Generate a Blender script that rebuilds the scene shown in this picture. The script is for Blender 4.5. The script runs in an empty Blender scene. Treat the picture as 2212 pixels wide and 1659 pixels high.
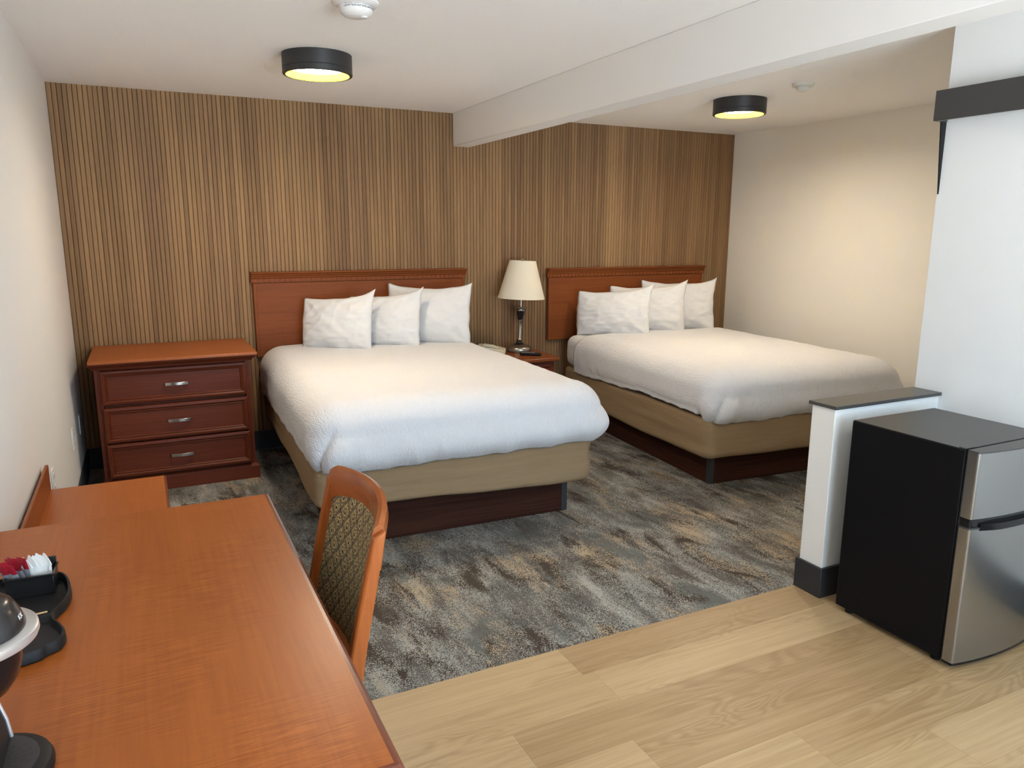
import bpy, bmesh, math, random
from mathutils import Vector, Matrix, Euler, noise
random.seed(7)
S = bpy.context.scene
COL = S.collection
PI = math.pi
HC = 2.44                      # ceiling height
W2 = 5.41                      # alcove right wall
WR = 3.629                     # white wall on the right
YP = -3.284                    # far face of the half wall
YF = -7.0                      # front wall (behind the camera)

# ------------------------------------------------------------------ helpers
class MB:
    """collects geometry and links it as one mesh object"""
    def __init__(s): s.v=[]; s.f=[]; s.uv=None; s.fa=[]; s.mi=[]; s.cur=0.0; s.m=0
    def add(s, vs, fs):
        b=len(s.v); s.v+= [tuple(v) for v in vs]
        for f in fs:
            s.f.append([i+b for i in f]); s.fa.append(s.cur); s.mi.append(s.m)
        return s
    def box(s,x0,x1,y0,y1,z0,z1):
        vs=[(x,y,z) for z in (z0,z1) for y in (y0,y1) for x in (x0,x1)]
        return s.add(vs,[(0,2,3,1),(4,5,7,6),(0,1,5,4),(2,6,7,3),(0,4,6,2),(1,3,7,5)])
    def prism(s,poly,a0,a1,axis='z',cap=True):
        def P(p,a):
            return {'z':(p[0],p[1],a),'y':(p[0],a,p[1]),'x':(a,p[0],p[1])}[axis]
        n=len(poly); vs=[P(p,a0) for p in poly]+[P(p,a1) for p in poly]
        fs=[(i,(i+1)%n,n+(i+1)%n,n+i) for i in range(n)]
        if cap: fs+=[tuple(range(n-1,-1,-1)),tuple(range(n,2*n))]
        return s.add(vs,fs)
    def loft(s,rings,closed=True,cap0=True,cap1=True):
        n=len(rings[0]); vs=[p for r in rings for p in r]; fs=[]
        m=n if closed else n-1
        for k in range(len(rings)-1):
            for i in range(m):
                j=(i+1)%n
                fs.append((k*n+i,k*n+j,(k+1)*n+j,(k+1)*n+i))
        if cap0: fs.append(tuple(range(n-1,-1,-1)))
        if cap1: fs.append(tuple((len(rings)-1)*n+i for i in range(n)))
        return s.add(vs,fs)
    def lathe(s,prof,n=32,c=(0,0,0),cap0=True,cap1=True):
        rings=[[(c[0]+r*math.cos(2*PI*i/n),c[1]+r*math.sin(2*PI*i/n),c[2]+z) for i in range(n)] for r,z in prof]
        return s.loft(rings,True,cap0,cap1)
    def tube(s,pts,r,n=10):
        pts=[Vector(p) for p in pts]; rings=[]
        for i,p in enumerate(pts):
            t=(pts[min(i+1,len(pts)-1)]-pts[max(i-1,0)]).normalized()
            a=Vector((0,0,1)) if abs(t.z)<.9 else Vector((1,0,0))
            u=t.cross(a).normalized(); w=t.cross(u)
            rr=r[i] if isinstance(r,(list,tuple)) else r
            rings.append([tuple(p+rr*(math.cos(2*PI*k/n)*u+math.sin(2*PI*k/n)*w)) for k in range(n)])
        return s.loft(rings)
    def build(s,name,mat,parent=None,smooth=False,bevel=0,seg=2,loc=None,rot=None,subsurf=0,uvs=None,attr=None,wn=False):
        me=bpy.data.meshes.new(name); me.from_pydata(s.v,[],s.f)
        bm=bmesh.new(); bm.from_mesh(me); bmesh.ops.recalc_face_normals(bm,faces=bm.faces); bm.to_mesh(me); bm.free()
        for m in (mat if isinstance(mat,(list,tuple)) else [mat]): me.materials.append(m)
        if any(s.mi): me.polygons.foreach_set('material_index',s.mi)
        if uvs is not None:
            L=me.uv_layers.new(name='uv')
            for lp in me.loops: L.data[lp.index].uv=uvs[lp.vertex_index]
        if attr:
            A=me.attributes.new(attr,'FLOAT','FACE')
            for i,x in enumerate(s.fa): A.data[i].value=x
        o=bpy.data.objects.new(name,me); COL.objects.link(o)
        if parent: o.parent=parent
        if loc: o.location=loc
        if rot: o.rotation_euler=rot
        if bevel:
            b=o.modifiers.new('b','BEVEL'); b.width=bevel; b.segments=seg; b.limit_method='ANGLE'; b.angle_limit=math.radians(40)
            b.harden_normals=False
        if subsurf:
            b=o.modifiers.new('s','SUBSURF'); b.levels=subsurf; b.render_levels=subsurf
        if smooth or bevel:
            if smooth==True: me.shade_smooth()
            else: me.set_sharp_from_angle(angle=math.radians(35)) if hasattr(me,'set_sharp_from_angle') else None
            if smooth!=True: 
                for p in me.polygons: p.use_smooth=True
        return o

def tag(o,label,cat,group=None,kind=None):
    o['label']=label; o['category']=cat
    if group: o['group']=group
    if kind: o['kind']=kind
    return o
def empty(name,loc,label,cat,group=None,rz=0,rot=None):
    o=bpy.data.objects.new(name,None); COL.objects.link(o); o.location=loc
    o.rotation_euler=rot if rot else (0,0,rz); o.empty_display_size=.05
    return tag(o,label,cat,group)
def struct(o,label,cat): return tag(o,label,cat,None,'structure')

def rrect(x0,x1,y0,y1,r,n=6):
    out=[]
    for cx,cy,a0 in ((x1-r,y1-r,0),(x0+r,y1-r,PI/2),(x0+r,y0+r,PI),(x1-r,y0+r,1.5*PI)):
        for i in range(n+1):
            a=a0+PI/2*i/n; out.append((cx+r*math.cos(a),cy+r*math.sin(a)))
    return out
def catmull(pts,n=6,closed=True):
    out=[]; N=len(pts)
    for i in range(N if closed else N-1):
        if closed: p=[Vector(pts[(i+k)%N]) for k in (-1,0,1,2)]
        else: p=[Vector(pts[min(max(i+k,0),N-1)]) for k in (-1,0,1,2)]
        for j in range(n):
            t=j/n
            out.append(tuple(.5*((2*p[1])+(p[2]-p[0])*t+(2*p[0]-5*p[1]+4*p[2]-p[3])*t*t+(3*p[1]-p[0]-3*p[2]+p[3])*t**3)))
    if not closed: out.append(tuple(pts[-1]))
    return out
def sm(a,b,x):
    t=min(max((x-a)/(b-a),0),1); return t*t*(3-2*t)
def nz(*p): return noise.noise(Vector(p))

# ------------------------------------------------------------------ node helpers
class N:
    def __init__(s,name):
        s.mat=bpy.data.materials.new(name); s.mat.use_nodes=True; s.t=s.mat.node_tree; s.t.nodes.clear()
        s.out=s.t.nodes.new('ShaderNodeOutputMaterial'); s.b=s.t.nodes.new('ShaderNodeBsdfPrincipled')
        s.t.links.new(s.b.outputs[0],s.out.inputs[0])
    def n(s,typ,ins=None,**kw):
        d=s.t.nodes.new('ShaderNode'+typ)
        for k,v in kw.items(): setattr(d,k,v)
        for k,v in (ins or {}).items(): s.set(d.inputs[k],v)
        return d
    def set(s,inp,v):
        if isinstance(v,bpy.types.NodeSocket): s.t.links.new(v,inp)
        elif isinstance(v,bpy.types.Node): s.t.links.new(v.outputs[0],inp)
        else:
            if hasattr(inp.default_value,'__len__') and isinstance(v,(tuple,list)) and len(inp.default_value)==4 and len(v)==3: v=(*v,1)
            inp.default_value=v
    def m(s,op,a,b=0.0,c=0.0,clamp=False):
        d=s.t.nodes.new('ShaderNodeMath'); d.operation=op; d.use_clamp=clamp
        for i,v in enumerate((a,b,c)): s.set(d.inputs[i],v)
        return d.outputs[0]
    def mix(s,f,a,b,blend='MIX'):
        d=s.t.nodes.new('ShaderNodeMix'); d.data_type='RGBA'; d.blend_type=blend
        s.set(d.inputs[0],f); s.set(d.inputs[6],a); s.set(d.inputs[7],b); return d.outputs[2]
    def co(s,kind='Object'): return s.n('TexCoord').outputs[kind]
    def mapv(s,v,scale=(1,1,1),rot=(0,0,0),loc=(0,0,0)):
        return s.n('Mapping',{0:v,1:loc,2:rot,3:scale}).outputs[0]
    def noise(s,v,scale=5,detail=4,rough=.5,dist=0):
        return s.n('TexNoise',{'Vector':v,'Scale':scale,'Detail':detail,'Roughness':rough,'Distortion':dist}).outputs[0]
    def step(s,x,a,b): return s.n('MapRange',{0:x,1:a,2:b,3:0.0,4:1.0},interpolation_type='SMOOTHSTEP').outputs[0]
    def bump(s,h,strength=.3,dist=.002):
        s.set(s.b.inputs['Normal'],s.n('Bump',{'Strength':strength,'Distance':dist,'Height':h}).outputs[0])
    def P(s,**kw):
        names={'color':'Base Color','rough':'Roughness','metal':'Metallic','spec':'Specular IOR Level','coat':'Coat Weight','crough':'Coat Roughness','sheen':'Sheen Weight','emit':'Emission Color','estr':'Emission Strength','aniso':'Anisotropic'}
        for k,v in kw.items(): s.set(s.b.inputs[names[k]],v)
        return s

def plain(name,c,rough=.5,metal=0,spec=.5,**kw): return N(name).P(color=c,rough=rough,metal=metal,spec=spec,**kw).mat

def wall_mat(name,c,bump=.15):
    k=N(name); v=k.co(); h=k.noise(v,220,3,.6); l=k.noise(v,1.3,2)
    k.P(color=k.mix(k.m('MULTIPLY',l,.25),c,tuple(x*.93 for x in c)),rough=.75,spec=.25); k.bump(h,bump,.002); return k.mat
def laminate(name,c1,c2,axis='y',rough=.36,spec=.3,coat=.04):
    k=N(name); v=k.co()
    sw=(0,0,0) if axis=='y' else (0,0,PI/2)
    q=k.mapv(v,(1,1,1),sw)
    st=k.noise(k.mapv(q,(75,3.0,75)),1.0,4,.6,.2)
    big=k.noise(k.mapv(q,(9,1.2,9)),1.0,2,.5)
    rip=k.noise(k.mapv(q,(13,210,13)),1.0,2,.5,.35)
    msk=k.step(k.noise(k.mapv(q,(7,3.5,7)),1.0,3,.55),.40,.66)
    f=k.m('ADD',k.m('MULTIPLY',st,.50),k.m('ADD',k.m('MULTIPLY',big,.28),k.m('ADD',.11,k.m('MULTIPLY',k.m('SUBTRACT',rip,.5),k.m('MULTIPLY',msk,1.25)))))
    f=k.step(f,.15,.85)
    k.P(color=k.mix(f,c1,c2),rough=rough,spec=spec,coat=coat,crough=.25); k.bump(st,.03,.0006); return k.mat
def wood(name,c1,c2,axis='y',rough=.28,fig=.5,grain=1.0,spec=.5,coat=.15):
    k=N(name); v=k.co()
    lo,hi=1.6,55*grain
    sc={'x':(lo,hi,hi),'y':(hi,lo,hi),'z':(hi,hi,lo)}[axis]
    cs={'x':(85,11,11),'y':(11,85,11),'z':(11,11,85)}[axis]
    g=k.noise(k.mapv(v,sc),1.6,5,.6,.3); big=k.noise(k.mapv(v,tuple(x*.12 for x in sc)),1.3,3,.5,.5)
    fg=k.noise(k.mapv(v,cs),1.8,2,.5,.6)
    f=k.m('ADD',k.m('MULTIPLY',g,.55),k.m('ADD',k.m('MULTIPLY',big,.45),k.m('MULTIPLY',k.m('SUBTRACT',fg,.5),k.m('MULTIPLY',k.step(k.noise(v,9,2),.40,.68),fig*1.5))))
    f=k.step(f,.28,.72)
    k.P(color=k.mix(f,c1,c2),rough=rough,spec=spec,coat=coat,crough=.25)
    k.bump(g,.04,.001); return k.mat
LAMP=56.0; SKY=4.5; GROUND=2.4; EXPO=1.25; WIN=(.9,3.1,.35,2.15)
# ------------------------------------------------------------------ materials
M={}
M['wall_left']=wall_mat('painted wall',(.75,.715,.67))
M['wall_white']=wall_mat('white painted wall',(.83,.83,.81))
M['wall_beige']=wall_mat('painted alcove wall',(.87,.845,.79))
M['beam']=wall_mat('painted beam',(.83,.81,.78))
k=N('textured ceiling'); v=k.co(); h=k.noise(v,95,4,.65); h2=k.step(k.noise(v,60,2,.5),.52,.75)
k.P(color=(.90,.88,.85),rough=.8,spec=.25); k.bump(k.m('ADD',h,k.m('MULTIPLY',h2,.6)),.32,.004); M['ceil']=k.mat

# reeded timber wall
k=N('reeded timber'); v=k.co()
at=k.n('Attribute',attribute_name='tone').outputs['Fac']
sx=k.n('SeparateXYZ',{0:v})
g=k.noise(k.n('CombineXYZ',{0:k.m('MULTIPLY',sx.outputs[0],260),1:0.0,2:k.m('MULTIPLY',sx.outputs[2],1.6)}),1.0,4,.6)
gb=k.noise(k.n('CombineXYZ',{0:k.m('ADD',k.m('MULTIPLY',sx.outputs[0],6),k.m('MULTIPLY',at,30)),1:3.0,2:k.m('MULTIPLY',sx.outputs[2],.9)}),1.0,3,.55)
f=k.m('ADD',k.m('MULTIPLY',g,.42),k.m('ADD',k.m('MULTIPLY',at,.30),k.m('MULTIPLY',gb,.42)))
c=k.mix(k.step(f,.30,.85),(.155,.085,.042),(.345,.205,.098))
warm=k.noise(k.n('CombineXYZ',{0:k.m('MULTIPLY',sx.outputs[0],3),1:7.0,2:k.m('MULTIPLY',sx.outputs[2],.5)}),1.0,2,.5)
c=k.mix(k.m('MULTIPLY',k.step(warm,.50,.75),.35),c,(.175,.100,.066))
c=k.mix(k.m('MULTIPLY',k.step(warm,.5,.25),.30),c,(.240,.160,.075))
c=k.mix(k.n('Attribute',attribute_name='groove').outputs['Fac'],c,(.045,.022,.012)) if False else c
k.P(color=c,rough=.6,spec=.15); k.bump(g,.12,.001); M['slat']=k.mat

# carpet
k=N('patterned carpet'); v=k.co()
sn=k.n('VectorMath',{0:v,1:(.0028,.0036,.5)},operation='SNAP').outputs[0]
wn=k.n('TexWhiteNoise',{0:sn},noise_dimensions='3D'); d=wn.outputs[0]; d2=k.n('SeparateColor',{0:wn.outputs[1]})
rv=k.mapv(sn,(1,1,1),(0,0,-.05))
dd=k.m('SUBTRACT',d,.5)
def msk(seed,sx_,sy_,lo,dith,wid=.015,streak=.16):
    nn=k.noise(k.mapv(rv,(sx_,sy_,1),(0,0,0),(seed,seed*1.7,seed)),1.0,5,.52,.5)
    n2=k.noise(k.mapv(rv,(42,5,1),(0,0,0),(seed*3,seed,0)),1.0,3,.6)
    n3=k.noise(k.mapv(sn,(5,26,1),(0,0,0),(seed,seed*2,1)),1.0,2,.5)
    t=k.m('ADD',nn,k.m('ADD',k.m('MULTIPLY',dd,dith),k.m('ADD',k.m('MULTIPLY',k.m('SUBTRACT',n2,.5),streak),k.m('MULTIPLY',k.m('SUBTRACT',n3,.5),.10))))
    return k.step(t,lo-wid,lo+wid)
base=k.mix(d2.outputs[0],(.33,.318,.285),(.53,.51,.455))
c=k.mix(msk(3.1,4.6,2.2,.520,.20),base,(.46,.36,.245))
c=k.mix(msk(11.7,7.5,2.7,.515,.26),c,(.155,.158,.142))
c=k.mix(msk(29.9,10.0,3.4,.535,.34),c,(.125,.108,.092))
c=k.mix(msk(41.3,8.5,2.9,.576,.20),c,(.066,.048,.035))
c=k.mix(k.m('MULTIPLY',d2.outputs[1],.30),c,(.10,.095,.085))
k.P(color=c,rough=.95,spec=.1); k.bump(d,.5,.003); M['carpet']=k.mat

# vinyl planks
k=N('oak vinyl planks'); v=k.co(); at=k.n('Attribute',attribute_name='tone').outputs['Fac']
sx=k.n('SeparateXYZ',{0:v})
cv=k.n('CombineXYZ',{0:k.m('ADD',k.m('MULTIPLY',sx.outputs[0],1.0),k.m('MULTIPLY',at,53)),1:sx.outputs[1],2:k.m('MULTIPLY',at,17)}).outputs[0]
g=k.noise(k.mapv(cv,(3.0,120,1)),1.0,5,.65,.25)
g2=k.noise(k.mapv(cv,(1.3,34,1)),1.0,3,.55,.4)
cath=k.noise(k.mapv(cv,(1.25,8,1)),1.0,2,.45,.6)
ring=k.m('POWER',k.m('ABSOLUTE',k.m('SINE',k.m('MULTIPLY',cath,52.0))),3.0)
rm=k.step(k.noise(k.mapv(cv,(.9,5,1),(0,0,0),(9,4,1)),1.0,2,.5),.44,.60)
f=k.m('ADD',k.m('MULTIPLY',g,.50),k.m('ADD',k.m('MULTIPLY',g2,.45),k.m('MULTIPLY',at,.34)))
f=k.m('SUBTRACT',f,k.m('MULTIPLY',k.m('MULTIPLY',ring,rm),.16))
c=k.mix(k.step(f,.22,1.0),(.315,.188,.084),(.545,.382,.204))
k.P(color=c,rough=.42,spec=.4); k.bump(g,.06,.001); M['vinyl']=k.mat

M['desk']=laminate('cherry laminate',(.265,.066,.010),(.405,.113,.020),'y',.34,.24,.02)
M['cherry']=wood('cherry wood',(.220,.056,.012),(.32,.095,.022),'x',.35,.2,1,.3,.05)
M['cherry_z']=wood('cherry wood upright',(.29,.070,.014),(.41,.116,.027),'z',.32,.1,.6,.25,.08)
M['cherry_rail']=wood('cherry rail wood',(.270,.066,.014),(.38,.110,.024),'y',.25,.1,.6,.4,.2)
M['maho']=wood('dark mahogany',(.098,.018,.0065),(.140,.030,.0105),'x',.42,.15,1,.22,.0)
M['maho_y']=wood('dark mahogany edge',(.130,.028,.011),(.190,.046,.017),'y',.26,.1,1,.4,.2)
M['head']=wood('headboard cherry',(.165,.042,.010),(.225,.063,.016),'x',.50,.12,1,.15,.0)
M['ebony']=wood('espresso wood',(.020,.008,.0055),(.070,.026,.016),'x',.6,0,1.2,.06,0)
M['ebony_y']=wood('espresso wood side',(.020,.008,.0055),(.070,.026,.016),'y',.6,0,1.2,.06,0)
M['char']=plain('charcoal vinyl',(.030,.031,.034),.45)
M['base']=plain('charcoal baseboard',(.026,.027,.031),.5)
M['capm']=plain('dark grey laminate cap',(.060,.056,.052),.32,0,.5)
M['black']=plain('black plastic',(.011,.0105,.0105),.5,0,.25)
M['blackgl']=plain('glossy black plastic',(.008,.008,.009),.15,0,.3)
M['fblack']=plain('black fridge steel',(.004,.004,.005),.55,0,.15)
M['ftop']=plain('dark fridge top',(.045,.043,.042),.38,0,.5)
k=N('stainless steel'); v=k.co(); h=k.noise(k.mapv(v,(6,6,900)),1.0,2,.5)
k.P(color=(.32,.32,.315),metal=.9,rough=.24); k.bump(h,.02,.0005); M['steel']=k.mat
M['chrome']=plain('brushed nickel',(.62,.60,.57),.22,1)
M['pewter']=plain('pewter metal',(.36,.33,.28),.28,1)
M['silver']=plain('silver plastic',(.62,.60,.58),.3,.6)
M['plate']=plain('white plastic',(.75,.73,.70),.4)
M['almond']=plain('almond plastic',(.60,.55,.42),.45)
M['slot']=plain('dark slot',(.02,.02,.02),.6)
M['ink']=plain('grey print',(.16,.15,.15),.7)
M['fixture']=plain('matt black fixture',(.022,.021,.020),.45)
k=N('gilded reflector'); v=k.co(); g=k.noise(k.mapv(v,(20,20,3)),1.0,3)
k.P(color=k.mix(g,(.70,.47,.012),(.85,.62,.030)),rough=.6,spec=0.0); M['gold']=k.mat
k=N('lamp diffuser'); k.P(color=(.8,.8,.8),emit=(1.0,.865,.69),estr=LAMP); M['emit']=k.mat

def fabric_white(name,c=(.80,.79,.78),s=.25):
    k=N(name); v=k.co(); h=k.noise(k.mapv(v,(1,1,1)),7,4,.55,.8); w=k.noise(v,900,2)
    k.P(color=c,rough=.9,spec=.15,sheen=.15); k.bump(k.m('ADD',h,k.m('MULTIPLY',w,.03)),s,.02); return k.mat
M['pillow']=fabric_white('white pillowcase',(.67,.665,.66),.35)
M['sheet']=fabric_white('white sheet',(.68,.675,.67),.10)
# seersucker bedspread : crinkle follows the cloth's own uv (metres)
k=N('crinkled bedspread'); v=k.co('UV')
w1=k.noise(k.mapv(v,(125,42,1)),1.0,1,.4,.8)
w2=k.noise(k.mapv(v,(58,11,1)),1.0,2,.45,1.2)
gx=k.n('SeparateXYZ',{0:v})
grid=k.m('MULTIPLY',k.m('SINE',k.m('MULTIPLY',gx.outputs[0],2*PI/.014)),k.m('SINE',k.m('MULTIPLY',gx.outputs[1],2*PI/.018)))
h=k.m('ADD',k.m('ADD',k.m('MULTIPLY',w1,1.1),k.m('MULTIPLY',k.m('ABSOLUTE',k.m('SUBTRACT',w2,.5)),-1.4)),k.m('MULTIPLY',grid,.15))
k.P(color=(.69,.69,.705),rough=.92,spec=.1,sheen=.05); k.bump(h,.42,.010); M['spread']=k.mat
# tan box-spring wrap
k=N('tan box spring wrap'); v=k.co()
gx=k.n('SeparateXYZ',{0:v})
wv=k.m('MULTIPLY',k.m('SINE',k.m('MULTIPLY',gx.outputs[0],2*PI/.02)),k.m('SINE',k.m('MULTIPLY',gx.outputs[2],2*PI/.016)))
g=k.noise(k.mapv(v,(5,5,60)),1.0,3)
k.P(color=k.mix(g,(.270,.180,.098),(.345,.240,.138)),rough=.9,spec=.15); k.bump(k.m('ADD',k.m('MULTIPLY',wv,.3),g),.25,.004); M['tan']=k.mat
M['shade']=plain('linen shade',(.72,.65,.52),.9,0,.1)
k=M['shade'].node_tree; 
# chair brocade: lattice of diamonds with a palmette in each
k=N('gold and navy brocade'); v=k.co()
sp=k.n('SeparateXYZ',{0:v}); U=sp.outputs[1]; V=sp.outputs[2]
a=k.m('ADD',k.m('DIVIDE',U,.052),k.m('DIVIDE',V,.064)); b=k.m('SUBTRACT',k.m('DIVIDE',U,.052),k.m('DIVIDE',V,.064))
fa=k.m('SUBTRACT',k.m('FRACT',a),.5); fb=k.m('SUBTRACT',k.m('FRACT',b),.5)
la=k.m('SUBTRACT',.5,k.m('ABSOLUTE',fa)); lb=k.m('SUBTRACT',.5,k.m('ABSOLUTE',fb))
line=k.m('MINIMUM',la,lb); node=k.m('MAXIMUM',la,lb)
px=k.m('MULTIPLY',k.m('ADD',fa,fb),.5); py=k.m('MULTIPLY',k.m('SUBTRACT',fa,fb),.5)
r=k.m('SQRT',k.m('ADD',k.m('POWER',px,2.0),k.m('POWER',k.m('ADD',py,.06),2.0)))
th=k.m('ARCTAN2',px,k.m('ADD',py,.06))
vor=k.n('TexVoronoi',{'Vector':k.mapv(v,(1,1.5,1)),'Scale':165.0},feature='DISTANCE_TO_EDGE').outputs[0]
petal=k.m('ABSOLUTE',k.m('SINE',k.m('ADD',k.m('MULTIPLY',th,5.5),k.m('MULTIPLY',r,14.0))))
goldm=k.m('MULTIPLY',k.step(vor,.02,.10),k.step(petal,.08,.30))
goldm=k.m('MULTIPLY',goldm,k.step(k.m('ABSOLUTE',k.m('SUBTRACT',r,.20)),.008,.022))
goldm=k.m('MULTIPLY',goldm,k.step(r,.055,.080))
goldm=k.m('MULTIPLY',goldm,k.step(line,.085,.105))
goldm=k.m('MAXIMUM',goldm,k.m('MULTIPLY',k.m('SUBTRACT',1.0,k.step(line,.038,.055)),.38))
dots=k.n('TexVoronoi',{'Vector':v,'Scale':300.0}).outputs[0]
goldm=k.mix(k.m('SUBTRACT',1.0,k.step(node,.10,.13)),goldm,k.step(dots,.45,.30))
c=k.mix(goldm,(.022,.022,.030),(.60,.44,.20))
k.P(color=c,rough=.75,spec=.15); k.bump(goldm,.3,.001); M['brocade']=k.mat
M['red']=plain('red paper',(.42,.015,.03),.4)
M['paper']=plain('white paper',(.80,.79,.76),.6)
M['foil']=plain('grey foil',(.40,.41,.43),.35,.4)
M['stir']=plain('birch wood',(.62,.42,.20),.7)
k=N('window glass'); k.t.nodes.remove(k.b)
tr=k.n('BsdfTransparent'); gl=k.n('BsdfGlossy',{'Roughness':.02}); mx=k.n('MixShader',{0:.06}); k.t.links.new(tr.outputs[0],mx.inputs[1]); k.t.links.new(gl.outputs[0],mx.inputs[2]); k.t.links.new(mx.outputs[0],k.out.inputs[0]); M['glass']=k.mat
# ------------------------------------------------------------------ room
def room():
    # reeded wall: one mesh, a rounded reed every 27.5 mm
    mb=MB(); p=.0275; n=int(round(W2/p)); p=W2/n; z0,z1=.13,HC
    prof=[(.0,.008),(.0016,.008),(.0019,.003),(.0040,.0008),(.008,.0),(p-.008+.0016,.0),(p-.0040+.0016,.0008),(p-.0019+.0016,.003)]
    prof=[(a,b) for a,b in prof if a<p]
    rnd=random.Random(3); base=.5
    for i in range(n):
        if rnd.random()<.13: base=rnd.random()
        mb.cur=min(1,max(0,base*.55+rnd.random()*.45))
        pts=prof+[(p,.008)]
        pl=[(i*p+a,b) for a,b in pts]
        vs=[(x,y,z) for z in (z0,z1) for x,y in pl]; m=len(pl)
        mb.add(vs,[(j,j+1,m+j+1,m+j) for j in range(m-1)])
    mb.cur=.5; mb.box(0,W2,.008,.10,0,HC)
    o=mb.build('wall_back',M['slat'],attr='tone'); struct(o,'brown reeded timber feature wall behind the two beds','wall')
    for pl in o.data.polygons: pl.use_smooth=False
    struct(MB().box(-.1,0,YF,0.1,0,HC).build('wall_left',M['wall_left']),'plain warm grey painted wall beside the chest of drawers and desk','wall')
    struct(MB().box(W2,W2+.1,YP-.1,0.1,0,HC).build('wall_alcove',M['wall_beige']),'beige painted wall beyond the second bed','wall')
    mb=MB().box(WR,WR+.1,YF,YP,0,HC); mb.box(WR+.1,W2,YP-.1,YP,0,HC)
    struct(mb.build('wall_right',M['wall_white']),'white painted wall behind the black fridge','wall')
    # front wall with its window
    wx0,wx1,wz0,wz1=WIN
    mb=MB().box(0,wx0,YF-.12,YF,0,HC).box(wx1,WR,YF-.12,YF,0,HC).box(wx0,wx1,YF-.12,YF,0,wz0).box(wx0,wx1,YF-.12,YF,wz1,HC)
    struct(mb.build('wall_front',M['wall_left']),'painted wall with the large window, behind the viewer','wall')
    mb=MB(); t=.05
    mb.box(wx0,wx0+t,YF-.1,YF-.02,wz0,wz1).box(wx1-t,wx1,YF-.1,YF-.02,wz0,wz1).box(wx0+t,wx1-t,YF-.1,YF-.02,wz0,wz0+t).box(wx0+t,wx1-t,YF-.1,YF-.02,wz1-t,wz1)
    cx=(wx0+wx1)/2; mb.box(cx-t/2,cx+t/2,YF-.1,YF-.02,wz0+t,wz1-t)
    w=mb.build('window_1',M['plate']); struct(w,'white framed two-pane window in the front wall','window')
    for a,b in ((wx0+t,cx-t/2),(cx+t/2,wx1-t)): MB().box(a,b,YF-.064,YF-.058,wz0+t,wz1-t).build('pane',M['glass'],w)
    struct(MB().box(-.1,W2+.1,YF-.12,.1,HC,HC+.1).build('ceiling',M['ceil']),'off-white textured plaster ceiling','ceiling')
    mb=MB().box(2.636,2.772,YF,0,2.199,HC)
    struct(mb.build('ceiling_beam',M['beam'],bevel=.004),'boxed painted ceiling beam running from the timber wall','beam')
    struct(MB().box(0,W2,YP+.01,0,-.05,0).build('floor',M['carpet']),'grey brown and beige patterned carpet under the beds','floor')
    # vinyl planks
    mb=MB(); pw=.1855; L=1.22; y=YP+.010; row=0; rnd=random.Random(11)
    js={0:1.73,1:.55,2:1.357,3:1.686,4:.95,5:2.568}
    dark={(0,1.73):.93,(2,1.357):.15,(3,1.686):.22,(5,1.348):.15}
    while y>YF:
        off=js.get(row,rnd.random()*L); x=off-L*math.ceil(off/L)
        while x<W2:
            a,b=max(x,0),min(x+L,W2)
            if b>a:
                mb.cur=.12 if any(abs(a-q)<.01 and row==rr for rr,q in ((2,1.357),(3,1.686),(2,2.577))) else (.18 if row==0 and abs(a-1.73)<.01 else rnd.uniform(.35,.95))
                g=.0003; mb.box(a+g,b-g,max(y-pw,YF)+g,y-g,-.02,.0005)
            x+=L
        y-=pw; row+=1
    mb.cur=.4; mb.box(0,W2,YF,YP+.01,-.06,-.004)
    struct(mb.build('floor_vinyl',M['vinyl'],attr='tone'),'light oak vinyl plank floor in front of the carpet','floor')
    # baseboards
    hb=.144; t=.012
    struct(MB().box(t,W2,-t,0,0,hb).build('baseboard_back',M['base'],bevel=.003),'charcoal baseboard under the timber wall','baseboard')
    struct(MB().box(0,t,YF,0,0,hb).build('baseboard_left',M['base'],bevel=.003),'charcoal baseboard along the left painted wall','baseboard')
    struct(MB().box(W2-t,W2,YP,-t,0,hb).build('baseboard_alcove',M['base'],bevel=.003),'charcoal baseboard along the beige alcove wall','baseboard')
    mb=MB().box(WR-t,WR,YF,-3.425,0,hb)
    struct(mb.build('baseboard_right',M['base'],bevel=.003),'charcoal baseboard under the white wall by the fridge','baseboard')
    # half wall
    x0=2.968; y0,y1=-3.407,YP
    struct(MB().box(x0,WR,y0,y1,0,.845).build('wall_partition',M['wall_white'],bevel=.004),'low white half wall between the second bed and the fridge','wall')
    struct(MB().box(x0-.012,WR,y0-.012,y1+.010,.845,.860).build('trim_1',M['capm'],bevel=.002),'dark grey laminate cap on the white half wall','trim')
    mb=MB().prism([(WR,y0-t),(x0-t,y0-t),(x0-t,y1+t),(WR,y1+t),(WR,y1),(x0,y1),(x0,y0),(WR,y0)],0,.138)
    struct(mb.build('baseboard_partition',M['base'],bevel=.003),'charcoal baseboard wrapping the foot of the half wall','baseboard')
room()

# ------------------------------------------------------------------ fixtures
def ceiling_light(x,y,label):
    r=empty('ceiling_light',(x,y,HC),label,'ceiling light','round black ceiling lights')
    R=.174; h=.098; i=.158
    mb=MB(); prof=[(.10,0),(R,0),(R,-.066),(R-.002,-.068),(R-.002,-.070),(R,-.072),(R,-h+.003),(R-.003,-h),(i,-h)]
    mb.lathe(prof,64,cap0=False,cap1=False); mb.build('housing',M['fixture'],r,smooth='a')
    mb=MB(); mb.lathe([(i,-h),(i-.008,-.080),(i-.016,-.062),(.0,-.058)],64,cap0=False,cap1=False)
    ref=mb.build('reflector',M['gold'],r,smooth='a')
    mb=MB(); mb.lathe([(.0,-.068),(.125,-.068),(.136,-.065),(.138,-.060)],48,cap0=False,cap1=False)
    mb.build('diffuser',M['emit'],r,smooth='a')
ceiling_light(1.318,-1.45,'round black ceiling light over the first bed, beside the large smoke detector')
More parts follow.
